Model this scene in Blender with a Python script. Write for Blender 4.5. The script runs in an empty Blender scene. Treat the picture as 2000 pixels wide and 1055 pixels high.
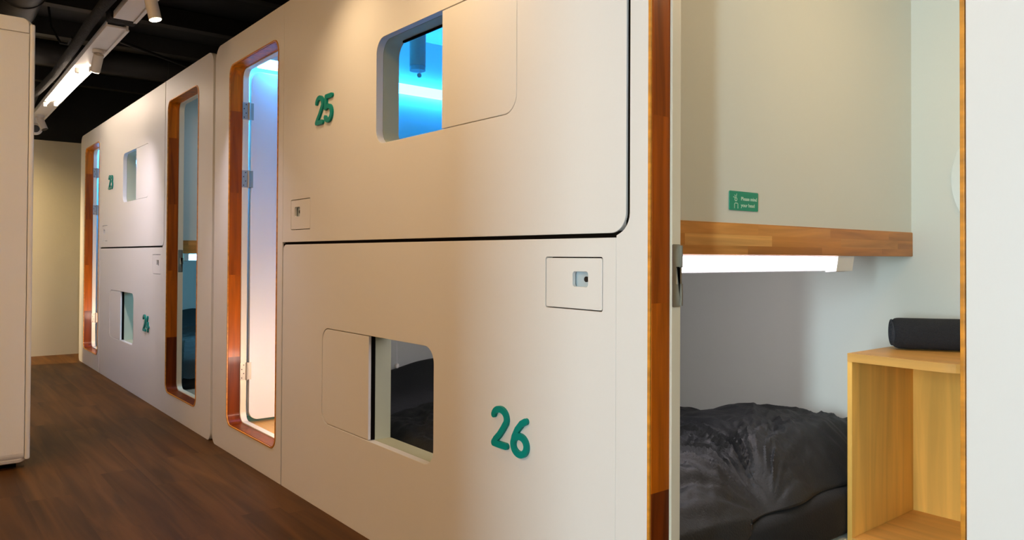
import bpy, bmesh, math, random
from mathutils import Vector, Matrix, noise
PI = math.pi
S = bpy.context.scene
C = S.collection

# ------------------------------------------------------------------ camera
CAMY, CAMZ = -1.40701, 1.09631
YAW, PITCH, ROLL, FPX, CYP = .678261177, .0123835, .00541952832, 1471.34, 482.195
fw = Vector((-math.cos(YAW)*math.cos(PITCH), math.sin(YAW)*math.cos(PITCH), math.sin(PITCH)))
rt = Vector((math.sin(YAW), math.cos(YAW), 0)); up = rt.cross(fw)
r2 = rt*math.cos(ROLL)+up*math.sin(ROLL); u2 = up*math.cos(ROLL)-rt*math.sin(ROLL)
cd = bpy.data.cameras.new('camera'); cam = bpy.data.objects.new('camera', cd); C.objects.link(cam)
m = Matrix.Identity(4)
for i in range(3):
    m[i][0] = r2[i]; m[i][1] = u2[i]; m[i][2] = -fw[i]
m[0][3], m[1][3], m[2][3] = 0, CAMY, CAMZ
cam.matrix_world = m
cd.sensor_width = 36; cd.lens = FPX*36/2000; cd.shift_y = -(527.5-CYP)/2000; cd.clip_start = .02
S.camera = cam

# ------------------------------------------------------------------ view, world, area and spot lights
S.view_settings.view_transform = 'Standard'; S.view_settings.look = 'None'
S.view_settings.exposure = 0.0; S.view_settings.gamma = 1; S.view_settings.use_curve_mapping = False
w = bpy.data.worlds.new('world'); S.world = w; w.use_nodes = True
w.node_tree.nodes['Background'].inputs[0].default_value = (.9, .8, .68, 1)
w.node_tree.nodes['Background'].inputs[1].default_value = .05
WARM = (1, .70, .40); NEUT = (.97, 1, 1)
def aim(o, d):
    o.rotation_euler = Vector(d).to_track_quat('-Z', 'Y').to_euler()
def lamp(name, kind, loc, d, power, col, size=.1, sizey=None, angle=90, blend=.5):
    L = bpy.data.lights.new(name, kind); L.energy = power; L.color = col
    if kind == 'AREA':
        L.shape = 'RECTANGLE'; L.size = size; L.size_y = sizey or size
    elif kind == 'SPOT':
        L.spot_size = math.radians(angle); L.spot_blend = blend; L.shadow_soft_size = size
    else: L.shadow_soft_size = size
    o = bpy.data.objects.new(name, L); C.objects.link(o); o.location = loc; aim(o, d); return o
# the open area beside the camera: two added unseen fill lights without fixtures; daylight comes from the tall window_1 built below
lamp('light_lounge_fill', 'AREA', (-2.2, -3.4, 2.9), (0.05, .25, -1), 92, (1, .58, .24), size=2.4, sizey=1.2)
lamp('light_open_area_fill', 'AREA', (1.8, -2.6, 2.9), (0, 0, -1), 16, (.90, .96, 1), size=1.2, sizey=.8)

# ------------------------------------------------------------------ helpers
def tag(o, label=None, cat=None, group=None, kind=None):
    if label: o['label'] = label
    if cat: o['category'] = cat
    if group: o['group'] = group
    if kind: o['kind'] = kind
    return o
ORG = {}
def thing(name, loc, label, cat, group=None):
    o = bpy.data.objects.new(name, None); C.objects.link(o); o.location = loc; o.empty_display_size = .1
    ORG[o.name] = Vector(loc); return tag(o, label, cat, group)
PLATED = [False]
def link(name, bm, mat, parent=None, org=None, smooth=True, angle=35):
    """one mesh object from a bmesh built in world coordinates"""
    me = bpy.data.meshes.new(name)
    o0 = ORG[parent.name] if parent else Vector(org) if org is not None else None
    if o0 is None:
        vs = [v.co for v in bm.verts]
        o0 = Vector(((min(v.x for v in vs)+max(v.x for v in vs))/2, (min(v.y for v in vs)+max(v.y for v in vs))/2, min(v.z for v in vs)))
    if PLATED[0]: angle = 9; PLATED[0] = False
    bmesh.ops.translate(bm, verts=bm.verts, vec=-o0)
    bmesh.ops.recalc_face_normals(bm, faces=bm.faces)
    bm.to_mesh(me); bm.free()
    if smooth:
        me.shade_smooth(); me.set_sharp_from_angle(angle=math.radians(angle))
    for mm in (mat if isinstance(mat, (list, tuple)) else [mat]): me.materials.append(mm)
    o = bpy.data.objects.new(name, me); C.objects.link(o)
    if parent: o.parent = parent
    else: o.location = o0
    ORG[o.name] = o0
    return o
def structure(name, bm, mat, parent=None):
    o = link(name, bm, mat, parent)
    o['kind'] = 'structure'; return o
def BM(): return bmesh.new()
def box(bm, x0, x1, y0, y1, z0, z1, bev=0, seg=2):
    r = bmesh.ops.create_cube(bm, size=1)
    vs = r['verts']
    bmesh.ops.scale(bm, verts=vs, vec=(abs(x1-x0), abs(y1-y0), abs(z1-z0)))
    bmesh.ops.translate(bm, verts=vs, vec=((x0+x1)/2, (y0+y1)/2, (z0+z1)/2))
    if bev:
        es = list({e for v in vs for e in v.link_edges})
        bmesh.ops.bevel(bm, geom=es, offset=bev, segments=seg, affect='EDGES', profile=.5)
    return bm
def cyl(bm, a, b, r1, r2=None, n=28, cap=True):
    a = Vector(a); b = Vector(b); d = b-a
    mt = Matrix.Translation((a+b)/2) @ d.to_track_quat('Z', 'Y').to_matrix().to_4x4()
    bmesh.ops.create_cone(bm, cap_ends=cap, segments=n, radius1=r1, radius2=r1 if r2 is None else r2, depth=d.length, matrix=mt)
    return bm
def sphere(bm, c, r, sc=(1, 1, 1), n=20):
    bmesh.ops.create_uvsphere(bm, u_segments=n, v_segments=n//2+2, radius=r, matrix=Matrix.Translation(c) @ Matrix.Diagonal((*sc, 1)))
    return bm
def tube(bm, pts, r, n=10):
    for a, b in zip(pts[:-1], pts[1:]): cyl(bm, a, b, r, n=n)
    for p in pts[1:-1]: sphere(bm, p, r, n=n)
    return bm
def rr(x0, x1, z0, z1, r, n=12):
    """rounded rectangle; r = one radius or (bottom left, bottom right, top right, top left)"""
    if not isinstance(r, (tuple, list)): r = (r,)*4
    cs = [(x0, z0, r[0], 1, 1, PI), (x1, z0, r[1], -1, 1, 1.5*PI), (x1, z1, r[2], -1, -1, 0), (x0, z1, r[3], 1, -1, .5*PI)]
    out = []
    for cx, cz, q, sx, sz, a0 in cs:
        if q < 1e-5: out.append((cx, cz)); continue
        for i in range(n+1):
            a = a0+.5*PI*i/n
            out.append((cx+sx*q+q*math.cos(a), cz+sz*q+q*math.sin(a)))
    return out
def plate(bm, outer, holes=(), d0=0., d1=.03, plane='XZ', bev=0.):
    """flat shape with holes, given real thickness d0..d1 along the plane's normal"""
    PLATED[0] = True
    cu = bpy.data.curves.new('tmp', 'CURVE'); cu.dimensions = '2D'; cu.fill_mode = 'BOTH'
    th = abs(d1-d0); cu.extrude = max(th/2-bev, 0)
    if bev: cu.bevel_depth = bev; cu.bevel_resolution = 1; cu.offset = -bev
    for pts in [outer]+list(holes):
        sp = cu.splines.new('POLY'); sp.points.add(len(pts)-1); sp.use_cyclic_u = True
        for i, p in enumerate(pts): sp.points[i].co = (p[0], p[1], 0, 1)
    o = bpy.data.objects.new('tmp', cu); C.objects.link(o)
    bpy.context.view_layer.update()
    me = bpy.data.meshes.new_from_object(o.evaluated_get(bpy.context.evaluated_depsgraph_get()))
    b2 = bmesh.new(); b2.from_mesh(me)
    bmesh.ops.remove_doubles(b2, verts=b2.verts, dist=1e-5)
    mid = (d0+d1)/2
    for v in b2.verts:
        x, y, z = v.co
        v.co = (x, mid-z, y) if plane == 'XZ' else (mid+z, x, y) if plane == 'YZ' else (x, y, mid+z)
    b2.to_mesh(me); b2.free(); bm.from_mesh(me)
    bpy.data.objects.remove(o); bpy.data.curves.remove(cu); bpy.data.meshes.remove(me)
    return bm
def stroke(bm, pts, wd, d0, d1, plane='XZ', capn=8):
    """a flat rounded-end pen stroke with thickness"""
    L, R_ = [], []
    n = len(pts); P = [Vector(p) for p in pts]
    def nrm(i):
        a = P[max(i-1, 0)]; b = P[min(i+1, n-1)]; t = (b-a).normalized(); return Vector((-t.y, t.x)), t
    for i in range(n):
        nn, t = nrm(i); L.append(P[i]+nn*wd/2); R_.append(P[i]-nn*wd/2)
    quads = [[L[i], R_[i], R_[i+1], L[i+1]] for i in range(n-1)]
    def cap(i, sg):
        nn, t = nrm(i); f = []
        for k in range(capn+1):
            a = PI*k/capn; f.append(P[i]+nn*wd/2*math.cos(a)+t*sg*wd/2*math.sin(a))
        return f
    polys = quads+[cap(0, -1), cap(n-1, 1)]
    b2 = bmesh.new()
    def mp(p, d): return (p.x, d, p.y) if plane == 'XZ' else (d, p.x, p.y)
    for q in polys: b2.faces.new([b2.verts.new(mp(p, d0)) for p in q])
    bmesh.ops.remove_doubles(b2, verts=b2.verts, dist=1e-5)
    ex = bmesh.ops.extrude_face_region(b2, geom=list(b2.faces))
    vs = [g for g in ex['geom'] if isinstance(g, bmesh.types.BMVert)]
    bmesh.ops.translate(b2, verts=vs, vec=(0, d1-d0, 0) if plane == 'XZ' else (d1-d0, 0, 0))
    me = bpy.data.meshes.new('tmp'); b2.to_mesh(me); b2.free(); bm.from_mesh(me); bpy.data.meshes.remove(me)
    return bm

# ------------------------------------------------------------------ materials
def mat(name, col, rough=.5, metal=0, emit=None, es=0, bump=0, bscale=60, spec=.5, var=0, vscale=4, coat=0, stretch=(1, 1, 1)):
    M_ = bpy.data.materials.new(name); M_.use_nodes = True
    nt = M_.node_tree; b = nt.nodes['Principled BSDF']
    b.inputs['Base Color'].default_value = (*col, 1); b.inputs['Roughness'].default_value = rough
    b.inputs['Metallic'].default_value = metal; b.inputs['Specular IOR Level'].default_value = spec
    b.inputs['Coat Weight'].default_value = coat; b.inputs['Coat Roughness'].default_value = .15
    if emit: b.inputs['Emission Color'].default_value = (*emit, 1); b.inputs['Emission Strength'].default_value = es
    if bump or var:
        tc = nt.nodes.new('ShaderNodeTexCoord'); mp = nt.nodes.new('ShaderNodeMapping'); mp.inputs['Scale'].default_value = stretch
        nt.links.new(tc.outputs['Object'], mp.inputs[0])
    if bump:
        n = nt.nodes.new('ShaderNodeTexNoise'); n.inputs['Scale'].default_value = bscale; n.inputs['Detail'].default_value = 4
        bp = nt.nodes.new('ShaderNodeBump'); bp.inputs['Strength'].default_value = bump; bp.inputs['Distance'].default_value = .01
        nt.links.new(mp.outputs[0], n.inputs['Vector']); nt.links.new(n.outputs[0], bp.inputs['Height']); nt.links.new(bp.outputs[0], b.inputs['Normal'])
    if var:
        n = nt.nodes.new('ShaderNodeTexNoise'); n.inputs['Scale'].default_value = vscale; n.inputs['Detail'].default_value = 5
        r = nt.nodes.new('ShaderNodeValToRGB'); e = r.color_ramp.elements
        e[0].position = .3; e[1].position = .7
        e[0].color = (*[c*(1-var) for c in col], 1); e[1].color = (*[min(c*(1+var), 1) for c in col], 1)
        nt.links.new(mp.outputs[0], n.inputs['Vector']); nt.links.new(n.outputs[0], r.inputs[0]); nt.links.new(r.outputs[0], b.inputs['Base Color'])
    return M_
def wood(name, cols, axis, blk, lam, rough=.3, coat=.3, grain=.35, gs=26, off=(0, 0, 0), spec=.4):
    """laminated wood: staves run along axis (0,1,2), blk long, lam wide (lamella index uses the other two axes)"""
    M_ = bpy.data.materials.new(name); M_.use_nodes = True
    nt = M_.node_tree; N = nt.nodes.new; Lk = nt.links.new; b = nt.nodes['Principled BSDF']
    b.inputs['Roughness'].default_value = rough; b.inputs['Coat Weight'].default_value = coat; b.inputs['Coat Roughness'].default_value = .12; b.inputs['Specular IOR Level'].default_value = spec
    tc = N('ShaderNodeTexCoord'); add = N('ShaderNodeVectorMath'); add.operation = 'ADD'; add.inputs[1].default_value = (10.013+off[0], 10.017+off[1], 10.011+off[2])
    Lk(tc.outputs['Object'], add.inputs[0])
    sep = N('ShaderNodeSeparateXYZ'); Lk(add.outputs[0], sep.inputs[0])
    def mth(op, a, bb=None):
        q = N('ShaderNodeMath'); q.operation = op
        for k, v in enumerate((a, bb)):
            if v is None: continue
            if isinstance(v, (int, float)): q.inputs[k].default_value = v
            else: Lk(v, q.inputs[k])
        return q.outputs[0]
    oth = [k for k in (0, 1, 2) if k != axis]
    ia = mth('FLOOR', mth('DIVIDE', sep.outputs[oth[0]], lam)); ib = mth('FLOOR', mth('DIVIDE', sep.outputs[oth[1]], lam))
    row = mth('ADD', mth('MULTIPLY', ia, 3.37), mth('MULTIPLY', ib, 7.91))
    sh = N('ShaderNodeTexWhiteNoise'); sh.noise_dimensions = '1D'; Lk(row, sh.inputs['W'])
    along = mth('ADD', mth('DIVIDE', sep.outputs[axis], blk), mth('MULTIPLY', sh.outputs['Value'], 5))
    ial = mth('FLOOR', along)
    wn = N('ShaderNodeTexWhiteNoise'); wn.noise_dimensions = '2D'
    cb = N('ShaderNodeCombineXYZ'); Lk(row, cb.inputs[0]); Lk(ial, cb.inputs[1]); Lk(cb.outputs[0], wn.inputs['Vector'])
    ramp = N('ShaderNodeValToRGB'); e = ramp.color_ramp.elements
    while len(e) < len(cols): e.new(.5)
    for k, c in enumerate(cols): e[k].position = k/(len(cols)-1); e[k].color = (*c, 1)
    Lk(wn.outputs['Value'], ramp.inputs[0])
    mp = N('ShaderNodeMapping'); sc = [gs, gs, gs]; sc[axis] = gs/14; mp.inputs['Scale'].default_value = sc
    Lk(add.outputs[0], mp.inputs[0])
    off_ = N('ShaderNodeVectorMath'); off_.operation = 'ADD'; Lk(mp.outputs[0], off_.inputs[0]); Lk(wn.outputs['Color'], off_.inputs[1])
    ns = N('ShaderNodeTexNoise'); ns.inputs['Scale'].default_value = 1; ns.inputs['Detail'].default_value = 6; ns.inputs['Distortion'].default_value = .8
    Lk(off_.outputs[0], ns.inputs['Vector'])
    gr = N('ShaderNodeMapRange'); gr.inputs[1].default_value = .3; gr.inputs[2].default_value = .7; gr.inputs[3].default_value = 1-grain; gr.inputs[4].default_value = 1+grain*.5
    Lk(ns.outputs[0], gr.inputs[0])
    mx = N('ShaderNodeMix'); mx.data_type = 'RGBA'; mx.blend_type = 'MULTIPLY'; mx.inputs[0].default_value = 1
    Lk(ramp.outputs[0], mx.inputs[6]); Lk(gr.outputs[0], mx.inputs[7]); Lk(mx.outputs[2], b.inputs['Base Color'])
    bp = N('ShaderNodeBump'); bp.inputs['Strength'].default_value = .08; bp.inputs['Distance'].default_value = .01
    Lk(ns.outputs[0], bp.inputs['Height']); Lk(bp.outputs[0], b.inputs['Normal'])
    return M_
M = {}
M['paint'] = mat('white_pod_paint', (.80, .785, .75), .42, bump=.05, bscale=30, stretch=(6, 6, 1.2))
M['mint'] = mat('pale_interior_paint', (.70, .725, .66), .55, bump=.03, bscale=40)
M['reveal'] = mat('pale_olive_reveal_paint', (.50, .52, .36), .5)
M['leaf'] = mat('white_door_paint', (.80, .79, .78), .45)
M['jamb'] = mat('cream_jamb_paint', (.82, .73, .55), .4)
M['endwall'] = mat('corridor_end_plaster', (.62, .57, .42), .7, bump=.25, bscale=9)
M['dark'] = mat('black_ceiling_paint', (.012, .011, .010), .7, bump=.2, bscale=20)
M['duct'] = mat('black_painted_duct', (.022, .019, .016), .6, bump=.3, bscale=14)
M['wrap'] = mat('black_cable_wrap', (.006, .0055, .005), .85, bump=1, bscale=60)
M['gapblack'] = mat('gap_shade_and_trim_black', (.004, .003, .002), .9, spec=.05)  # near black standing in for shade in gaps; also on track and plinth
M['green'] = mat('green_acrylic', (.0, .27, .235), .4, spec=.2)
M['signgreen'] = mat('sign_green', (.0, .29, .17), .35)
M['signtext'] = mat('sign_white', (.55, .75, .60), .5)
M['metal'] = mat('brushed_steel', (.42, .39, .32), .5, .7)
M['strike'] = mat('dull_steel', (.33, .30, .25), .4, 1)
M['screw'] = mat('screw_dark', (.08, .07, .06), .4, .8)
M['lock'] = mat('lock_grey', (.52, .62, .66), .35, .2)
M['black'] = mat('black_plastic', (.01, .01, .01), .4)
M['white'] = mat('white_enamel', (.80, .76, .70), .4)
M['lampbody'] = mat('lamp_housing_white', (.75, .75, .73), .4)
M['spotbody'] = mat('spotlight_white', (.70, .64, .56), .4)
M['floorwood'] = wood('dark_wood_planks', [(.088, .036, .008), (.106, .044, .010), (.134, .058, .014), (.094, .038, .008)], 0, 1.15, .17, rough=.5, coat=0, grain=.5, gs=14, spec=.1)
M['frame'] = wood('varnished_teak', [(.15, .022, .002), (.38, .072, .002), (.66, .165, .003), (.28, .045, .002), (.54, .12, .002)], 2, .46, 3, spec=.12, rough=.38, coat=.06, grain=.45, gs=30)
M['frameedge'] = mat('teak_front_edge', (.66, .26, .02), .4, var=.25, vscale=6, stretch=(1, 1, 8))
M['rail'] = wood('teak_bed_rail', [(.46, .165, .035), (.66, .30, .075), (.54, .215, .045), (.76, .40, .12)], 1, .42, .0312, spec=.2, rough=.45, coat=.05, grain=.3, gs=30, off=(.02, .1, .003))
M['beech'] = wood('beech_laminate_upright', [(.93, .53, .115), (.97, .56, .14)], 2, 5, 3, spec=.2, rough=.5, coat=.04, grain=.22, gs=16)
M['beechflat'] = wood('beech_laminate_flat', [(.74, .40, .10), (.74, .40, .10)], 0, 5, 3, spec=.25, rough=.45, coat=.05, grain=.18, gs=20)
M['duvet'] = mat('charcoal_cotton', (.015, .017, .0185), .6, bump=.25, bscale=160)
M['sheet'] = mat('black_fitted_sheet', (.015, .016, .0175), .8, bump=.2, bscale=160)
M['duvetblue'] = mat('slate_cotton', (.035, .050, .055), .75, bump=.25, bscale=160)
M['towel'] = mat('black_terry', (.022, .025, .031), .95, bump=1, bscale=260)
M['towelend'] = mat('black_terry_end', (.04, .045, .055), .9, bump=.6, bscale=200)
M['mirror'] = mat('mirror_glass', (.92, .96, .96), .02, 1)
M['glasspl'] = mat('clear_plastic', (.6, .75, .85), .1)
def emis(name, col, s):
    return mat(name, (.8, .8, .8), .5, emit=col, es=s)
M['e_blue'] = emis('blue_white_diffuser', (.02, .30, 1), 40)
M['e_blue2'] = emis('soft_blue_diffuser', (.05, .36, 1), 60)
M['e_blue3'] = emis('ceiling_blue_diffuser', (.04, .34, 1), 75)
M['e_pale'] = emis('pale_blue_fill_diffuser', (.45, .68, 1), 10)
M['e_white'] = emis('cool_white_diffuser', (.95, .88, 1), 9)
M['e_cyan'] = emis('cyan_white_diffuser', (.16, .60, 1), 12)
M['e_foot'] = emis('warm_footlight_lens', (1, .73, .58), 125)
M['e_tube'] = emis('warm_tube', (1, .80, .62), 20)
M['e_day'] = emis('daylight_pane', (.70, .90, 1), 108)
M['e_spot'] = emis('warm_spot_lens', (1, .80, .52), 25)

# ------------------------------------------------------------------ layout numbers (metres)
XB, XA = -4.53, -8.86        # left edges of the near and the far pod block
WID, HT = 4.30, 2.305
YB = 1.625                   # back wall of the pods
T = .03                      # thickness of the front panels

# ------------------------------------------------------------------ the room
structure('floor', box(BM(), -12, 4, -5.2, 2.2, -.1, 0), M['floorwood'])
structure('ceiling', box(BM(), -12, 4, -5.2, 2.2, 3.0, 3.1), M['dark'])
structure('wall_far', box(BM(), -9.63, -9.45, -5.2, 2.2, 0, 2.315), M['endwall'])
structure('wall_far_upper', box(BM(), -9.70, -9.50, -5.2, 2.2, 2.315, 3.0), M['dark'])
structure('wall_back', box(BM(), -9.45, 4, YB, YB+.1, 0, 2.30), M['mint'])
structure('wall_back_upper', box(BM(), -9.45, 4, 2.0, 2.1, 2.30, 3.0), M['dark'])
structure('wall_right', box(BM(), 3.9, 4, -5.2, 2.0, 0, 3.0), M['paint'])
structure('wall_rear', box(BM(), -9.45, 3.9, -5.2, -5.1, 0, 3.0), M['paint'])
structure('wall_occluder', box(BM(), -.38, -.253, -5.1, -3.30, 0, 3.0), M['paint'])  # unseen wall stub placed to cast the soft shadow edge on the fronts
wn_ = structure('window_1', plate(BM(), rr(.30, .80, .30, 2.40, .01), [rr(.38, .72, .38, 2.32, .005)], -5.099, -5.03, bev=.003), M['paint'])
link('window_pane', box(BM(), .38, .72, -5.099, -5.09, .38, 2.32), M['e_day'], wn_)
structure('wall_front_right', plate(BM(), rr(-.215, 3.88, 0, HT, (.02, 0, 0, .08)), (), 0, T, bev=.004), M['paint'])
# partitions between the cells of each pod block
k = 1
for X0 in (XA, XB):
    structure('wall_partition_%d' % k, box(BM(), X0+.01, X0+.05, T, YB, 0, 2.29), M['mint'])
    structure('wall_partition_%d' % (k+1), box(BM(), X0+WID-.05, X0+WID-.01, T, YB, 0, 2.29), M['mint'])
    structure('ceiling_panel_%d' % k, box(BM(), X0+.05, X0+WID-.05, T, YB, 2.25, 2.29), M['mint'])
    k += 2

# ------------------------------------------------------------------ numbers
def arc(cx, cy, rx, ry, a0, a1, n=14):
    return [(cx+rx*math.cos(math.radians(a0+(a1-a0)*i/n)), cy+ry*math.sin(math.radians(a0+(a1-a0)*i/n))) for i in range(n+1)]
DIG = {
 '2': [arc(.34, .74, .25, .22, 165, -22, 14)+[(.46, .50), (.32, .33), (.18, .20), (.105, .105)], [(.105, .095), (.30, .09), (.58, .09)]],
 '5': [[(.17, .91), (.60, .91)], [(.17, .91), (.135, .52)], [(.135, .52)]+arc(.34, .325, .255, .245, 118, -150, 18)],
 '6': [[(.56, .905), (.42, .83), (.26, .66), (.145, .46), (.115, .33)], 'ring'],
 '3': [arc(.33, .735, .23, .18, 150, -85, 12)+[(.30, .555)], [(.30, .555)]+arc(.33, .31, .26, .235, 88, -150, 16)],
 '4': [[(.40, .92), (.25, .62), (.09, .32)], [(.09, .32), (.62, .32)], [(.47, .56), (.47, .09)]],
}
def number(txt, x0, x1, z0, z1, parent):
    bm = BM(); h = z1-z0; wd = (x1-x0)/len(txt)
    for i, ch in enumerate(txt):
        for q, st in enumerate(DIG[ch]):
            dz, dx = (-.085*h, .004) if (txt == '26' and i == 1) else (0, 0)
            if st == 'ring':
                k = wd/.70; hw = .00975
                e1 = [(x0+dx+i*wd+.35*k+(.24*k+hw)*math.cos(t), z0+dz+.30*h+(.215*h+hw)*math.sin(t)) for t in [2*PI*n_/48 for n_ in range(48)]]
                e2 = [(x0+dx+i*wd+.35*k+(.24*k-hw)*math.cos(t), z0+dz+.30*h+(.215*h-hw)*math.sin(t)) for t in [2*PI*n_/48 for n_ in range(48)]]
                plate(bm, e1, [e2], -.0094, .0004); continue
            pts = [(x0+dx+i*wd+p[0]*wd/.70, z0+dz+p[1]*h) for p in st]
            stroke(bm, pts, .0195, -.009-.0004*q, .0005+.0002*q)
    return link('number', bm, M['green'], parent)

# ------------------------------------------------------------------ pods
def pod_front(X0, upper, num, lamp_m, label):
    root = thing('sleeping_pod', (X0+2.14, .8, 1.16 if upper else 0), label, 'sleeping pod')
    if upper:
        win = (X0+1.945, X0+2.802, 1.523, 1.929); plt = (X0+1.130, X0+1.347, 1.212, 1.353); hole = (X0+1.172, X0+1.232, 1.274, 1.318)
        out = rr(X0+1.0335, X0+3.239, 1.157, HT, (.0, .052, 0, 0))
        nb = (X0+1.405, X0+1.580, 1.663, 1.788)
        half = (X0+2.400, win[1]); open_ = (win[0], X0+2.400)
    else:
        win = (X0+1.480, X0+2.362, .376, .784); plt = (X0+2.935, X0+3.159, .953, 1.095); hole = (X0+3.045, X0+3.104, 1.015, 1.056)
        out = rr(X0+1.043, X0+3.2055, 0.0, 1.145, (0, 0, 0, .032))
        nb = (X0+2.695, X0+2.872, .518, .640)
        half = (win[0], X0+1.898); open_ = (X0+1.898, win[1])
    fp = link('front_panel', plate(BM(), out, [rr(*win, .058), rr(*plt, .007)], 0, T, bev=.0012), M['paint'], root)
    number(num, *nb, fp)
    # sliding shutter: fills half of the window recess, flush with the panel
    g = .003
    r_ = (0, .056, .056, 0) if upper else (.056, 0, 0, .056)
    a, b_ = (half[0], half[1]-g) if upper else (half[0]+g, half[1])
    link('window_shutter', plate(BM(), rr(a, b_, win[2]+g, win[3]-g, r_), (), .001, .013, bev=.0015), M['paint'], root)
    # inner lining of the front with the half width window hole
    ln = (X0+1.05, X0+3.225, 1.20, 2.25) if upper else (X0+1.05, X0+3.2, .0, 1.10)
    rl = (.058, 0, 0, .058) if upper else (0, .058, .058, 0)
    link('window_lining', plate(BM(), rr(*ln, 0), [rr(*open_, win[2], win[3], rl)], T+.001, .10), M['reveal'], root)
    tr = BM()
    if upper:
        box(tr, open_[0]+.05, open_[1], .086, .096, win[3]-.007, win[3]-.001)
    else:
        box(tr, open_[0]-.006, open_[0]+.001, .0135, .0295, win[2]+.003, win[3]-.003)
    link('shutter_track', tr, M['gapblack'], root)
    lp = link('lock_plate', plate(BM(), rr(plt[0]+.003, plt[1]-.003, plt[2]+.003, plt[3]-.003, .006), [rr(*hole, .008)], .0005, .012, bev=.001), M['paint'], root)
    b2 = BM(); box(b2, hole[0]-.006, hole[1]+.006, .016, .024, hole[2]-.006, hole[3]+.006)
    lk = link('lock_body', b2, M['lock'], lp)
    b2 = BM(); cyl(b2, (hole[0]+.040 if not upper else hole[0]+.028, .017, (hole[2]+hole[3])/2), (hole[0]+.040 if not upper else hole[0]+.028, .012, (hole[2]+hole[3])/2), .0075, n=20)
    link('keyhole', b2, M['black'], lp)
    b2 = BM(); box(b2, plt[0]-.01, plt[1]+.01, .0245, T+.0005, plt[2]-.01, plt[3]+.01)
    link('lock_recess', b2, M['gapblack'], root)
    # shell
    if upper:
        link('pod_floor', box(BM(), X0+1.05, X0+3.225, .101, YB, 1.105, 1.19), M['mint'], root)
        link('end_wall', box(BM(), X0+3.19, X0+3.23, .101, YB, 1.196, 2.25), M['mint'], root)
        link('end_board', box(BM(), X0+1.05, X0+1.075, .101, YB, 1.19, 2.25), M['mint'], root)
        link('bed_rail', box(BM(), X0+3.185, X0+3.236, .101, YB, 1.103, 1.196, bev=.003), M['rail'], root)
        gk = BM(); box(gk, X0+1.05, X0+3.258, .006, T, 1.140, 1.162); box(gk, X0+3.234, X0+3.2575, .0065, T+.0002, 1.1405, HT-.01)
        link('gap_shade', gk, M['gapblack'], root)  # near-black strips added so the gaps around the upper panel read as shade
    else:
        link('bed_base', box(BM(), X0+1.05, X0+3.2275, .101, YB-.001, 0, .13, bev=.003), M['mint'], root)
        link('end_wall', box(BM(), X0+1.05, X0+1.075, .101, YB, .13, 1.10), M['mint'], root)
        gk = BM(); box(gk, X0+1.025, X0+1.05, .007, T, 0.0, 1.15)
        link('gap_shade', gk, M['gapblack'], root)  # dark strip standing in for shade in the vertical gap
    return root
pod_front(XB, True, '25', None, 'upper white sleeping pod with green number 25 and blue light in its half open window')
pod_front(XB, False, '26', None, 'lower white sleeping pod with green number 26 and its shutter slid to the left')
pod_front(XA, True, '23', None, 'upper white sleeping pod further down the corridor with small green number 23')
pod_front(XA, False, '24', None, 'lower white sleeping pod further down the corridor with small green number 24')

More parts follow.
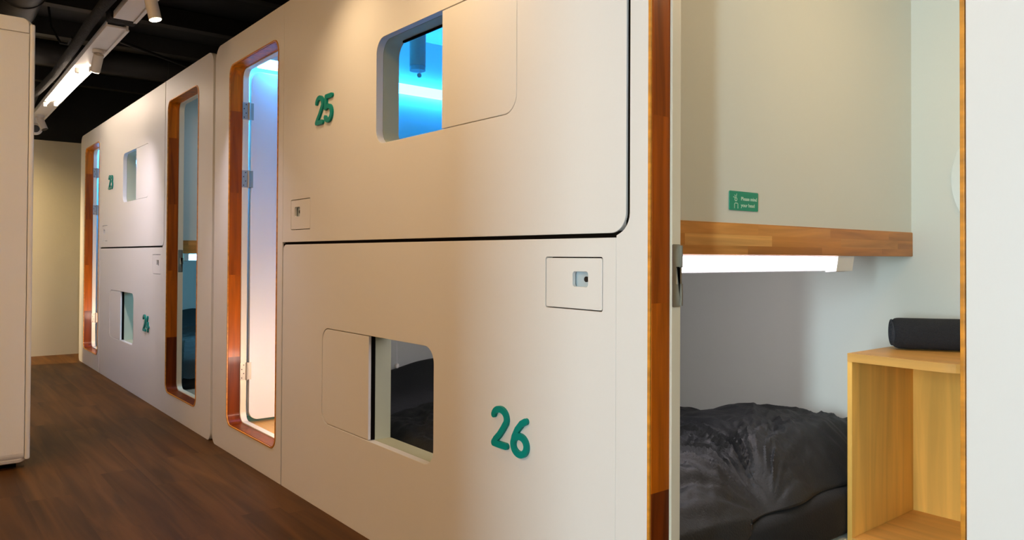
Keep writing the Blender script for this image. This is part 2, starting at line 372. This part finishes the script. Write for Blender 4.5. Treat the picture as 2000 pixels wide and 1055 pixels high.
# ------------------------------------------------------------------ doorways
def doorway(X0, left, hinges, label, leaf):
    """left=True: the doorway at the left of a pod block (door leaf folded back inside)"""
    u0, u1 = (.252, .968) if left else (3.311, 4.016)
    root = thing('pod_doorway', (X0+(u0+u1)/2, .05, 0), label, 'doorway')
    D = (X0+u0, X0+u1, .147, 2.157)
    if left:
        out = rr(X0+.005, X0+1.031, 0, HT, (.05, 0, 0, .085))
    else:
        rb = [(X0+4.295-p, q) for p, q in []]
        c = []
        c += [(X0+3.2062, 0)]
        c += rr(X0+3.2062, X0+4.295, 0, HT, (0, .05, .085, 0))[1:-1]
        c += [(X0+3.251, HT), (X0+3.251, 1.208)]
        for i in range(1, 9):
            a = -.5*PI*i/8
            c.append((X0+3.195+.056*math.cos(a), 1.207+.056*math.sin(a)+ (.006 if i == 8 else 0)*0))
        c = [p for p in c if p[0] >= X0+3.2062-1e-6]
        c.append((X0+3.2062, 1.1505))
        out = c
    link('surround_panel', plate(BM(), out, [rr(*D, .066)], 0, T, bev=.0012), M['paint'], root)
    e = .001
    outer = rr(D[0]+e, D[1]-e, D[2]+e, D[3]-e, .065)
    inner = rr(D[0]+.010, D[1]-.010, D[2]+.010, D[3]-.010, .057)
    fr = link('wooden_frame', plate(BM(), outer, [inner], .0035, .070, bev=.0012), M['frame'], root)
    link('front_edge', plate(BM(), outer, [rr(D[0]+.0085, D[1]-.0085, D[2]+.0085, D[3]-.0085, .058)], -.003, .0034, bev=.0012), M['frameedge'], fr)
    jb = plate(BM(), rr(D[0]-.05, D[1]+.05, D[2]-.05, D[3]+.05, .07), [rr(D[0]+.016, D[1]-.016, D[2]+.016, D[3]-.016, .052)], .0705, .104, bev=.001)
    link('door_jamb', jb, M['jamb'], root)
    # wall behind the jamb closing the cell
    if left: inn = (X0+.05, X0+1.048)
    else: inn = (X0+3.24, X0+4.25)
    link('inner_facing', plate(BM(), rr(inn[0], inn[1], 0, 2.25, 0), [rr(D[0]-.012, D[1]+.012, D[2]-.012, D[3]+.012, .066)], T+.001, .070), M['mint'], root)
    if left: link('cell_floor', box(BM(), inn[0]+.001, inn[1], .071, YB-.001, 0, .138), M['beechflat'], root)
    if leaf:
        lf = link('door_leaf', plate(BM(), rr(.120, .80, D[2]+.012, D[3]-.014, .055), (), D[0]-.022, D[0]+.016, plane='YZ', bev=.002), M['leaf'], root)
    for hz in hinges:
        hx = D[0]+.0162
        b2 = BM()
        box(b2, hx-.001, hx+.0018, .068, .0985, hz-.048, hz+.048)
        cyl(b2, (hx+.004, .1055, hz-.050), (hx+.004, .1055, hz+.050), .0062, n=14)
        box(b2, hx-.001, hx+.0018, .112, .131, hz-.048, hz+.048)
        h = link('hinge', b2, M['metal'], root)
        b2 = BM()
        for dz, dy in ((-.036, .077), (-.012, .088), (.012, .077), (.036, .088)):
            cyl(b2, (hx+.0012, dy, hz+dz), (hx+.0026, dy, hz+dz), .0034, n=12)
        link('screws', b2, M['screw'], h)
    if not left:
        hx = D[0]+.0162
        b2 = BM(); plate(b2, rr(.0715, .100, .972, 1.128, .004), [rr(.083, .106, 1.028, 1.072, .004)], hx-.0005, hx+.0022, plane='YZ')
        box(b2, hx+.001, hx+.010, .0975, .1005, .975, 1.03); box(b2, hx+.001, hx+.010, .0975, .1005, 1.07, 1.125)
        link('strike_plate', b2, M['strike'], root)
    return root
doorway(XB, True, (1.910, 1.525, .438), 'wood framed doorway between pods 24 and 25 with three steel hinges and folded back white door', True)
doorway(XB, False, (), 'large wood framed doorway at right opening onto the bunk, mirror and wooden shelf', False)
doorway(XA, True, (1.917, 1.541, .450), 'narrowest glowing orange wood framed doorway at the far end of the corridor', True)
doorway(XA, False, (), 'dark wood framed doorway of pod 24 showing blue lit bedding', False)

# interior lamps -----------------------------------------------------------
def bunk_lamp(x, y0, y1, zt, sg, em, label, cat='lamp', h=.047, proud=0, glow=None):
    """wedge shaped batten lamp along y; sg=+1 faces +x"""
    root = thing('bunk_lamp', (x, (y0+y1)/2, zt-h), label, cat)
    def prism(bm, a, b, pr):
        vs = [[bm.verts.new((x+sg*p, yy, zt+q)) for p, q in pr] for yy in (a, b)]
        n = len(pr)
        for i in range(n): bm.faces.new([vs[0][i], vs[0][(i+1) % n], vs[1][(i+1) % n], vs[1][i]])
        bm.faces.new(vs[0][::-1]); bm.faces.new(vs[1])
        return bm
    back = [(-.045, 0), (-.002, 0), (-.004, -.006), (-.041, -.006), (-.041, -h), (-.045, -h-.004)] if not proud else [(-.045, 0), (-.006, 0), (-.018, -h), (-.045, -h-.004)]
    link('housing', prism(BM(), y0, y1, back), M['lampbody'], root)
    if glow:
        lo = lamp('light_bunk', 'AREA', (0, 0, 0), (-1, 0, -.30), glow[0], glow[1], size=y1-y0, sizey=.03)
        lo.parent = root; lo.location = (-.055, 0, h-.02)
    cap = [(-.045, 0), (.001, 0), (-.006, -h-.004), (-.045, -h-.008)]
    link('end_cap', prism(BM(), y1, y1+.11, cap), M['lampbody'], root)
    link('end_cap', prism(BM(), y0-.03, y0, cap), M['lampbody'], root)
    link('diffuser', prism(BM(), y0+.001, y1-.001, [(-.040, -.007), (.0, -.007), (-.008, -h), (-.040, -h)] if not proud else [(-.0055, -.001), (proud*.7, -.001), (proud, -.010), (proud, -h+.008), (proud*.7, -h), (-.0175, -h)]), em, root)
    return root
bunk_lamp(XB+3.230, .17, 1.065, 1.102, 1, M['e_white'], 'white batten lamp glowing under the bed rail in the near doorway', glow=(6, (.97, .88, 1)))
bunk_lamp(XA+3.230, .17, 1.065, 1.102, 1, M['e_cyan'], 'blue glowing batten lamp under the dark bed rail of pod 24', glow=(7, (.25, .65, 1)))
bunk_lamp(XB+1.090, .25, 1.30, 1.997, 1, M['e_blue'], 'blue white batten lamp seen through the window of pod 25', proud=.03)
bunk_lamp(XA+1.090, .25, 1.30, 1.997, 1, M['e_blue2'], 'blue batten lamp inside the window of pod 23', proud=.03)
def cell_lamp(x0, x1, y0, y1, z, em, label):
    root = thing('ceiling_lamp', ((x0+x1)/2, (y0+y1)/2, z), label, 'lamp')
    link('housing', box(BM(), x0-.01, x1+.01, y0-.01, y1+.01, z+.006, 2.25), M['lampbody'], root)
    link('diffuser', box(BM(), x0, x1, y0, y1, z, z+.006), em, root)
cell_lamp(-4.40, -4.20, .20, .80, 2.20, M['e_blue3'], 'blue white lamp under the ceiling inside the doorway left of number 25')
cell_lamp(-5.05, -4.85, .45, .95, 2.20, M['e_pale'], 'unseen pale blue fill lamp added under the ceiling inside the doorway of pod 24')  # added to tint the upper wall of this cell, out of view
cell_lamp(-8.73, -8.53, .20, .80, 2.20, M['e_blue3'], 'blue lamp inside the farthest doorway')
def footlight(x, z, label):
    root = thing('footlight', (x, .22, z), label, 'lamp')
    link('housing', box(BM(), x, x+.03, .12, .34, z, z+.08, bev=.004), M['lampbody'], root)
    link('lens', box(BM(), x-.004, x, .13, .33, z+.01, z+.07), M['e_foot'], root)
footlight(XB+1.010, .42, 'warm footlight low inside the doorway left of number 25')
footlight(XA+1.010, .42, 'warm footlight low inside the farthest doorway')
def pull_light(x, y, zc, r, h, zb, label, cup=True):
    root = thing('pull_cord_light', (x, y, zc), label, 'light')
    if cup:
        link('shade', cyl(BM(), (x, y, zc), (x, y, zc-h), r, n=28), M['lampbody'], root)
        link('cup', cyl(BM(), (x, y, zc-h-.001), (x, y, zc-h-.022), r*.97, n=28), M['glasspl'], root)
    link('cord', cyl(BM(), (x+.10 if cup else x, y-.052 if cup else y, zc), (x+.10 if cup else x, y-.052 if cup else y, zb), .0013, n=6), M['lampbody'], root)
    link('ball', sphere(BM(), (x+.10 if cup else x, y-.052 if cup else y, zb), .0105), M['white'], root)
pull_light(-3.0, .44, 2.25, .038, .272, 1.909, 'pale cylinder light with white pull ball inside the window of pod 25')
pull_light(-2.8, .225, 1.10, .03, .2, .628, 'white pull cord ball hanging inside the window of pod 26', cup=False)

et = thing('ceiling_lamp', (-.62, .85, 2.236), 'unseen warm fill lamp added under the ceiling inside the large doorway at right', 'lamp')  # added out of view to warm the side wall and cabinet
link('housing', box(BM(), -.80, -.44, .60, 1.10, 2.238, 2.25), M['lampbody'], et)

# ------------------------------------------------------------------ bedding
def soft(bm_f, nx, ny):
    bm = BM(); g = [[bm.verts.new(bm_f(i/(nx-1), j/(ny-1))) for j in range(ny)] for i in range(nx)]
    for i in range(nx-1):
        for j in range(ny-1): bm.faces.new([g[i][j], g[i+1][j], g[i+1][j+1], g[i][j+1]])
    # close underneath
    be = [e for e in bm.edges if e.is_boundary]
    ex = bmesh.ops.extrude_edge_only(bm, edges=be)
    vs = [v for v in ex['geom'] if isinstance(v, bmesh.types.BMVert)]
    z = min(v.co.z for v in bm.verts)-.002
    for v in vs: v.co.z = z
    bm.faces.new([e for e in sort_loop(vs)])
    return bm
def blanket(fn, nx, ny, xedge):
    """a draped cover with real thickness, resting on the mattress top"""
    bm = BM(); P = [[fn((i/(nx-1))**.8, j/(ny-1)) for j in range(ny)] for i in range(nx)]
    A = [[bm.verts.new(p) for p in row] for row in P]
    B = [[bm.verts.new((p[0], p[1], max(min(p[2]-.004, .302), .2995)) if p[0] < xedge+.004 else (p[0]-.0035, p[1], p[2]-.002)) for p in row] for row in P]
    for i in range(nx-1):
        for j in range(ny-1):
            bm.faces.new([A[i][j], A[i+1][j], A[i+1][j+1], A[i][j+1]]); bm.faces.new([B[i][j+1], B[i+1][j+1], B[i+1][j], B[i][j]])
    for i in range(nx-1):
        for j in (0, ny-1): bm.faces.new([A[i][j], A[i+1][j], B[i+1][j], B[i][j]])
    for j in range(ny-1):
        for i in (0, nx-1): bm.faces.new([A[i][j], A[i][j+1], B[i][j+1], B[i][j]])
    return bm
def sort_loop(vs):
    s = set(vs); start = vs[0]; out = [start]; prev = None; cur = start
    while True:
        nxt = None
        for e in cur.link_edges:
            o = e.other_vert(cur)
            if o in s and o is not prev and e.is_boundary: nxt = o; break
        if nxt is None or nxt is start: break
        out.append(nxt); prev, cur = cur, nxt
    return out
def sm(a, b, x):
    t = max(0, min(1, (x-a)/(b-a))); return t*t*(3-2*t)
def folds(x, y, seed):
    p = Vector((x, y, seed))
    wv = noise.noise_vector(p*2.1)*.22
    q = Vector((x+wv.x, y+wv.y, seed))
    n1 = 1-abs(noise.noise(Vector((q.x*3.2+q.y*2.2, q.y*7.5-q.x*2.0, seed))))*2
    n2 = 1-abs(noise.noise(Vector((q.x*7+q.y*5, q.y*15-q.x*5, seed+3))))*2
    n3 = noise.noise(p*2.4)
    return .036*n1+.018*n2+.05*n3
def bedding(X0, dm, label_m, label_d, label_p, near):
    mt = thing('mattress', (X0+2.15, .86, .13), label_m, 'mattress')
    b2 = BM(); box(b2, X0+1.08, X0+3.226, .104, YB-.004, .131, .298, bev=.035, seg=4)
    link('fitted_sheet', b2, M['sheet'], mt)
    x0, x1, y0, y1 = X0+1.50, X0+3.19, .13, YB-.03
    px, py = X0+3.20, .70       # pinch point where the folds gather
    def f(u, v):
        x = x0+(x1-x0)*u; y = y0+(y1-y0)*v
        g = sm(.42, .18, v)
        xe = X0+3.221-.02*sm(.5, .9, v)-.012*(1+math.sin(v*23))*(1-g)+.026*g
        x = x0+(xe-x0)*u
        edge = min(sm(0, .06, u), sm(-.004, .12, 1-u), sm(0, .05, v), sm(0, .04, 1-v))
        h = .045+.085*sm(X0+2.25, X0+2.80, x)
        h += .030*math.exp(-((x-(X0+2.70))/.10)**2-((y-1.30)/.16)**2)+.02*sm(X0+2.9, X0+3.1, x)*sm(.5, 1, y)
        h += .08*math.exp(-((x-(X0+1.80))/.35)**2-((y-.8)/.5)**2)
        d = math.hypot((x-px), (y-py)*1.5); an = math.atan2((y-py)*1.5, px-x)
        wob = noise.noise(Vector((x*2.6, y*2.6, 7)))
        def ridge(t, q, sd): return (1-abs(noise.noise(Vector((t, q, sd+X0))))*2.2)
        amp = sm(.02, .20, d)*(.35+.65*math.exp(-d/.7))
        h += amp*(.034*ridge(an*3.1+wob*1.5, d*1.1, 1)+.026*max(ridge(an*7+wob*2.5, d*2.0, 9), -.5)+.014*ridge(an*15+wob*3, d*4, 17))
        h += .035*noise.noise(Vector((x*2.2, y*2.2, 3+X0)))+.012*ridge(x*7+wob*3, y*11+wob*2, 5)+.005*ridge(x*22+wob*5, y*26, 8)
        h -= .05*math.exp(-(d/.16)**2)
        z = .300+max(h, .014)*edge**.5
        ov = sm(X0+3.222, xe, x)*g if xe > X0+3.223 else 0
        z -= ov*(.085+.015*math.sin(v*40))
        return (x, y, z)
    bm = blanket(f, 320, 240, X0+3.222)
    if near: pass
    tag(link('duvet', bm, dm, None), label_d, 'duvet')
    # pillow heap at the head end
    b2 = BM()
    def pf(u, v):
        x = X0+1.10+.37*u; y = .16+1.2*v
        e = (min(u, 1-u)*2)**.35*(min(v, 1-v)*2)**.2 if 0 < u < 1 and 0 < v < 1 else 0
        return (x, y, .306+.27*e+.02*e*noise.noise(Vector((x*6, y*6, 1))))
    tag(link('pillow', soft(pf, 40, 60), dm, None), label_p, 'pillow')
bedding(XB, M['duvet'], 'black covered mattress of the near lower bunk', 'crumpled charcoal duvet heaped on the bunk in the near doorway', 'dark pillow seen through the window of pod 26', True)
bedding(XA, M['duvetblue'], 'dark mattress of the blue lit lower bunk', 'dark teal lit duvet on the bunk beyond the number 24', 'dark pillow at the head of the blue lit lower bunk', False)

# ------------------------------------------------------------------ wall with sign, mirror, shelf, towel
XS = XB+3.23
sg = thing('head_warning_sign', (XS, .515, 1.225), 'small green sticker reading Please mind your head above the bed rail', 'sign')
link('plate', plate(BM(), rr(.443, .587, 1.2335, 1.2895, .004), (), XS+.0005, XS+.003, plane='YZ', bev=.0005), M['signgreen'], sg)
def text_mesh(body, size, y, z, x):
    cu = bpy.data.curves.new('t', 'FONT'); cu.body = body; cu.size = size; cu.extrude = .0002; cu.offset = .0002
    o = bpy.data.objects.new('t', cu); C.objects.link(o); bpy.context.view_layer.update()
    me = bpy.data.meshes.new_from_object(o.evaluated_get(bpy.context.evaluated_depsgraph_get()))
    bm = BM(); bm.from_mesh(me)
    for v in bm.verts: v.co = (x+v.co.z, y+v.co.x*1.15, z+v.co.y)
    bpy.data.objects.remove(o); bpy.data.meshes.remove(me); return bm
link('lettering', text_mesh('Please mind', .0148, .499, 1.2635, XS+.0032), M['signtext'], sg, smooth=False)
link('lettering', text_mesh('your head', .0148, .499, 1.2445, XS+.0032), M['signtext'], sg, smooth=False)
ic = BM()
d0, d1 = XS+.003, XS+.0034
stroke(ic, arc(.474, 1.2655, .0052, .0048, 0, 360, 20), .0022, d0, d1, 'YZ')
stroke(ic, [(.467, 1.240), (.467, 1.2525), (.470, 1.2545), (.480, 1.2545), (.4835, 1.2525), (.4835, 1.240)], .0022, d0, d1, 'YZ')
for a, b_ in (((.4755, 1.2735), (.478, 1.2815)), ((.4715, 1.2735), (.468, 1.278)), ((.4685, 1.2705), (.462, 1.2722))):
    stroke(ic, [a, b_], .0018, d0, d1, 'YZ')
link('icon', ic, M['signtext'], sg, smooth=False)

mr = thing('round_mirror', (-.897, YB, 1.389-.2565), 'round mirror on the back wall half hidden by the right door frame', 'mirror')
link('backing', cyl(BM(), (-.897, YB-.001, 1.389), (-.897, YB-.006, 1.389), .2545, n=96), M['lampbody'], mr)
link('mirror_glass', cyl(BM(), (-.897, YB-.006, 1.389), (-.897, YB-.010, 1.389), .2565, n=96), M['mirror'], mr)

# open beech shelf cabinet
SX0, SX1, SY0, SY1, SZ = -1.300, -.905, 1.129, YB-.003, .768
sh = thing('shelf_cabinet', ((SX0+SX1)/2, (SY0+SY1)/2, 0), 'open beech shelf cabinet with a rounded top corner beside the bunk', 'cabinet')
link('side_panel', box(BM(), SX0, SX0+.0165, SY0, SY1, 0, SZ-.0295, bev=.0008), M['beech'], sh)
link('back_panel', box(BM(), SX0+.0165, SX1-.03, SY1-.022, SY1, 0, SZ-.0295), M['beech'], sh)
def rtop(z0, z1, x0=SX0):
    return plate(BM(), [(x0, SY0), (SX1-.10, SY0)]+[(SX1-.10+.10*math.sin(a), SY0+.10-.10*math.cos(a)) for a in [PI/2*i/10 for i in range(1, 11)]]+[(SX1, SY1), (x0, SY1)], (), z0, z1, plane='XY', bev=.0008)
link('top_board', rtop(SZ-.0293, SZ), M['beechflat'], sh)
link('lower_shelf', rtop(.110, .1375, SX0+.0167), M['beechflat'], sh)
link('bottom_board', rtop(.0, .028, SX0+.0167), M['beechflat'], sh)

# rolled towel
tw = thing('rolled_towel', (-1.245, 1.385, SZ), 'tightly rolled black towel on top of the beech shelf cabinet', 'towel')
tw.rotation_euler = (0, 0, math.radians(34))
bm = BM(); yc, zc = 1.40, SZ+.0575; nA, nX = 44, 40
def roll_r(a): # superellipse
    c, s = math.cos(a), math.sin(a); return 1/((abs(c)**2.4+abs(s)**2.4)**(1/2.4))
rings = []
for i in range(nX+1):
    x = -1.258+.29*i/nX; e = min(min(i, nX-i)/3.5, 1); kk = .84+.16*math.sqrt(1-(1-e)**2)
    rings.append([bm.verts.new((x, yc+.062*kk*roll_r(a)*math.cos(a)*(1+.02*noise.noise(Vector((x*14, a, 0)))), zc+.055*kk*roll_r(a)*math.sin(a)*(1+.025*noise.noise(Vector((x*12, a*1.5, 3)))))) for a in [2*PI*j/nA for j in range(nA)]])
for i in range(nX):
    for j in range(nA): bm.faces.new([rings[i][j], rings[i][(j+1) % nA], rings[i+1][(j+1) % nA], rings[i+1][j]])
bm.faces.new(rings[0][::-1]); bm.faces.new(rings[-1])
link('terry_roll', bm, M['towel'], tw, angle=60)
bm = BM(); pts = []
for i in range(90):
    a = i/89*2*PI*3.2; r = .010+.036*i/89; pts.append((-1.2605, yc+r*1.1*math.cos(a), zc+r*math.sin(a)))
tube(bm, pts, .0052, n=8)
link('rolled_edge', bm, M['towelend'], tw)

# ------------------------------------------------------------------ pod block across the corridor
ob = thing('pod_block', (-6.7, -1.9, 0), 'cream rounded end of the pod block across the corridor at the left edge', 'sleeping pod block')
link('end_panel', plate(BM(), rr(-2.9, -.925, .082, 2.218, (0, 0, 0, 0)), (), -4.545, -4.535, plane='YZ', bev=.001), M['paint'], ob)
bm = BM(); plate(bm, rr(-2.9, -.900, .030, 2.300, (0, .05, .05, 0), n=10), (), -8.86, -4.548, plane='YZ', bev=.02)
link('rounded_body', bm, M['paint'], ob)
# rounded lower and upper trim of the end face
bm = BM(); cyl(bm, (-4.578, -2.9, .085), (-4.578, -.925, .085), .042, n=24)
link('bottom_trim', bm, M['paint'], ob)
bm = BM(); box(bm, -8.8, -4.62, -2.85, -.95, 0, .035)
link('plinth', bm, M['gapblack'], ob)
bm = BM(); box(bm, -4.560, -4.533, -.922, -.899, .05, 2.27, bev=.008, seg=4)
link('corner_trim', bm, M['paint'], ob)
bm = BM(); plate(bm, rr(-2.9, -.925, 2.222, 2.296, (0, 0, .03, 0)), (), -4.552, -4.537, plane='YZ', bev=.004)
link('top_trim', bm, M['paint'], ob)

# ------------------------------------------------------------------ ceiling services
def ty(x): return -.437+(-.390+.437)*(-4.4-x)/4.4
def tray(x0, x1, label, z=2.45, wd=.118):
    root = thing('lighting_tray', ((x0+x1)/2, ty((x0+x1)/2), z), label, 'tray', 'white lighting trays over the corridor')
    bm = BM()
    def sec(x): 
        y = ty(x); h = wd/2
        return [(x, y-h, z), (x, y+h, z), (x, y+h, z+.035), (x, y+h-.012, z+.035), (x, y+h-.012, z+.012), (x, y-h+.004, z+.012), (x, y-h+.004, z+.04), (x, y-h, z+.04)]
    a = [bm.verts.new(p) for p in sec(x0)]; b = [bm.verts.new(p) for p in sec(x1)]; n = len(a)
    for i in range(n): bm.faces.new([a[i], a[(i+1) % n], b[(i+1) % n], b[i]])
    bm.faces.new(a); bm.faces.new(b[::-1])
    link('channel', bm, M['white'], root)
    bm = BM()
    y = ty((x0+x1)/2)
    a = [bm.verts.new(p) for p in [(x0, ty(x0)+wd/2-.014, z-.010), (x0, ty(x0)+wd/2+.004, z-.010), (x0, ty(x0)+wd/2+.004, z-.0005), (x0, ty(x0)+wd/2-.014, z-.0005)]]
    b = [bm.verts.new(p) for p in [(x1, ty(x1)+wd/2-.014, z-.010), (x1, ty(x1)+wd/2+.004, z-.010), (x1, ty(x1)+wd/2+.004, z-.0005), (x1, ty(x1)+wd/2-.014, z-.0005)]]
    for i in range(4): bm.faces.new([a[i], a[(i+1) % 4], b[(i+1) % 4], b[i]])
    bm.faces.new(a); bm.faces.new(b[::-1])
    link('edge_lip', bm, M['white'], root)
    return root
tray(-9.40, -4.985, 'long white lighting tray carrying the glowing tubes and two spotlights')
tray(-4.79, -1.2, 'nearer white lighting tray carrying the foremost spotlight')
bm = BM(); box(bm, -4.96, -4.82, ty(-4.9)-.07, ty(-4.9)+.085, 2.462, 2.52, bev=.012)
tag(link('black_cross_duct', bm, M['wrap']), 'black wrapped cross piece bridging the gap between the white trays', 'cable duct')
for i in range(2):
    xx0, xx1 = (-7.72, -6.10) if i == 0 else (-7.80, -6.20)
    yy = -.052 if i == 0 else .018
    yb = ty(-6.9)+(.028 if i == 0 else -.044)
    root = thing('tube_light', ((xx0+xx1)/2, yb, 2.40), ('glowing warm tube light on the side of the tray nearer the pods' if i == 0 else 'glowing warm tube light on the side of the tray away from the pods'), 'light', 'warm tube lights')
    link('tube', cyl(BM(), (xx0, yb, 2.416), (xx1, yb, 2.416), .013 if i == 0 else .009, n=20), M['e_tube'], root)
    for xe in (xx0, xx1): link('end_cap', box(BM(), xe-.012, xe+.012, yb-.014, yb+.014, 2.402, 2.4395, bev=.003), M['white'], root)
def spotlight(x, y, d, label, power, lit=True, ang=80, col=None, z=2.45, L=.105, r=.031):
    root = thing('spotlight', (x, y, z-.06), label, 'spotlight', 'white ceiling spotlights')
    d = Vector(d).normalized()
    link('base', cyl(BM(), (x, y, z-.001), (x, y, z-.024), .036, n=28), M['spotbody'], root)
    pv = Vector((x, y, z-.046)); 
    link('arm', box(BM(), x-.008, x+.008, y-.008, y+.008, z-.052, z-.022, bev=.003), M['spotbody'], root)
    a = pv-d*.015; b = pv+d*L
    b2 = BM(); cyl(b2, a, b, r, n=36)
    bd = link('body', b2, M['spotbody'], root)
    link('lens', cyl(BM(), b+d*.0006, b+d*.003, r*.88, n=32), M['e_spot'] if lit else M['black'], bd)
    if lit:
        lo = lamp('light_spot', 'SPOT', b+d*.01, d, power, col or WARM, size=.03, angle=ang, blend=.8)
        lo.parent = root; lo.location = Vector(b+d*.01)-Vector((x, y, z-.06))
    return root
spotlight(-4.17, ty(-4.17), (.14, .20, -1), 'nearest white spotlight at the top edge of the picture', 38, ang=76, col=(.93, .84, 1))
spotlight(-5.6, ty(-5.6), (-.60, -.10, -1), 'white spotlight tilted away between the glowing tubes and the black cross piece', 95, ang=100, col=(.97, .87, 1))
spotlight(-8.62, ty(-8.62), (.35, .35, -1), 'farthest white spotlight above the camera dome', 12, lit=False)
spotlight(-2.75, -.45, (.10, .42, -1), 'white spotlight above the window of pod 25', 15, ang=120)
spotlight(-1.95, -.45, (-.05, .35, -1), 'white spotlight above the lock plate of pod 26', 16, ang=120)
lamp('light_far_wall_fill', 'SPOT', (-9.05, -1.75, 2.6), (-.38, 1.2, -1.6), 380, (1, .74, .38), size=.05, angle=75, blend=1)  # added to brighten the far wall, no fixture behind it
lamp('light_entry_fill', 'AREA', (-.62, .85, 2.235), (-.5, 0, -1), 10, (1, .70, .40), size=.35, sizey=.5)  # added warm fill for the cell behind the large doorway
spotlight(-2.4, -2.1, (-1, .30, -.62), 'unseen white spotlight added to brighten the end of the pod block across the corridor', 60, ang=70, z=2.999)  # added out of view as warm fill for the block end
sc = thing('security_camera', (-8.85, -.405, 2.28), 'small round white security camera with black lens at the far end of the tray', 'camera')
b2 = BM(); cyl(b2, (-8.85, -.405, 2.449), (-8.85, -.405, 2.40), .045, n=28); sphere(b2, (-8.85, -.405, 2.345), .062, n=28)
link('housing', b2, M['white'], sc)
vd = (Vector((0, CAMY, 1.2))-Vector((-8.85, -.405, 2.345))).normalized()
b2 = BM(); cyl(b2, Vector((-8.85, -.405, 2.345))+vd*.045, Vector((-8.85, -.405, 2.345))+vd*.064, .036, n=28)
link('lens', b2, M['black'], sc)
# ducts, pipes, beams of the black ceiling
def duct(x0, y0, x1, y1, z, r, label, rib=0, mt='duct'):
    root = thing('ventilation_duct', ((x0+x1)/2, (y0+y1)/2, z-r), label, 'duct')
    b2 = BM(); cyl(b2, (x0, y0, z), (x1, y1, z), r, n=40); link('pipe', b2, M[mt], root)
    if rib:
        a = Vector((x0, y0, z)); b = Vector((x1, y1, z)); d = (b-a); n = int(d.length/rib); d.normalize()
        for i in range(1, n): link('joint', cyl(BM(), a+d*(i*rib-.008), a+d*(i*rib+.008), r+.006, n=40), M[mt], root)
    return root
duct(-9.4, -.86, -2.0, -.90, 2.72, .14, 'large round black duct running beside the lighting tray', rib=.5)
duct(-7.6, -.70, -7.6, 1.9, 2.84, .11, 'round black duct crossing above the farther pods', rib=.6)
duct(-3.55, -.72, -3.9, 1.9, 2.80, .10, 'round black duct crossing above the nearer pods', rib=.6)
b2 = BM(); rnd = random.Random(3)
pts = [(-9.3+.5*i, ty(-9.3+.5*i)-.115+.012*rnd.uniform(-1, 1), 2.50+.015*rnd.uniform(-1, 1)) for i in range(15)]
tube(b2, pts, .030, n=14)
tag(link('cable_bundle', b2, M['wrap']), 'thick black wrapped cable bundle running along the tray', 'cable')
b2 = BM()
pts = [(-6.4, -.62, 2.98), (-6.35, -.60, 2.75), (-6.2, -.56, 2.60), (-6.0, -.54, 2.55), (-5.75, -.555, 2.54)]
tube(b2, pts, .008, n=10)
tag(link('loose_cable', b2, M['wrap']), 'thin black cable dropping from the ceiling to the bundle', 'cable')
for i, (x, z0) in enumerate(((-9.0, 2.86), (-8.2, 2.86), (-7.1, 2.86), (-6.2, 2.86), (-5.2, 2.86), (-4.1, 2.86))):
    b2 = BM(); box(b2, x-.05, x+.05, -2.6, 1.95, z0, 2.995)
    structure('ceiling_beam_%d' % (i+1), b2, M['duct'])
b2 = BM(); tube(b2, [(-5.9, -.30, 2.62), (-6.4, .45, 2.60), (-6.6, 1.2, 2.60)], .012, n=10)
tag(link('ceiling_pipe', b2, M['duct']), 'thin dark pipe slanting across the ceiling above the far pods', 'pipe')
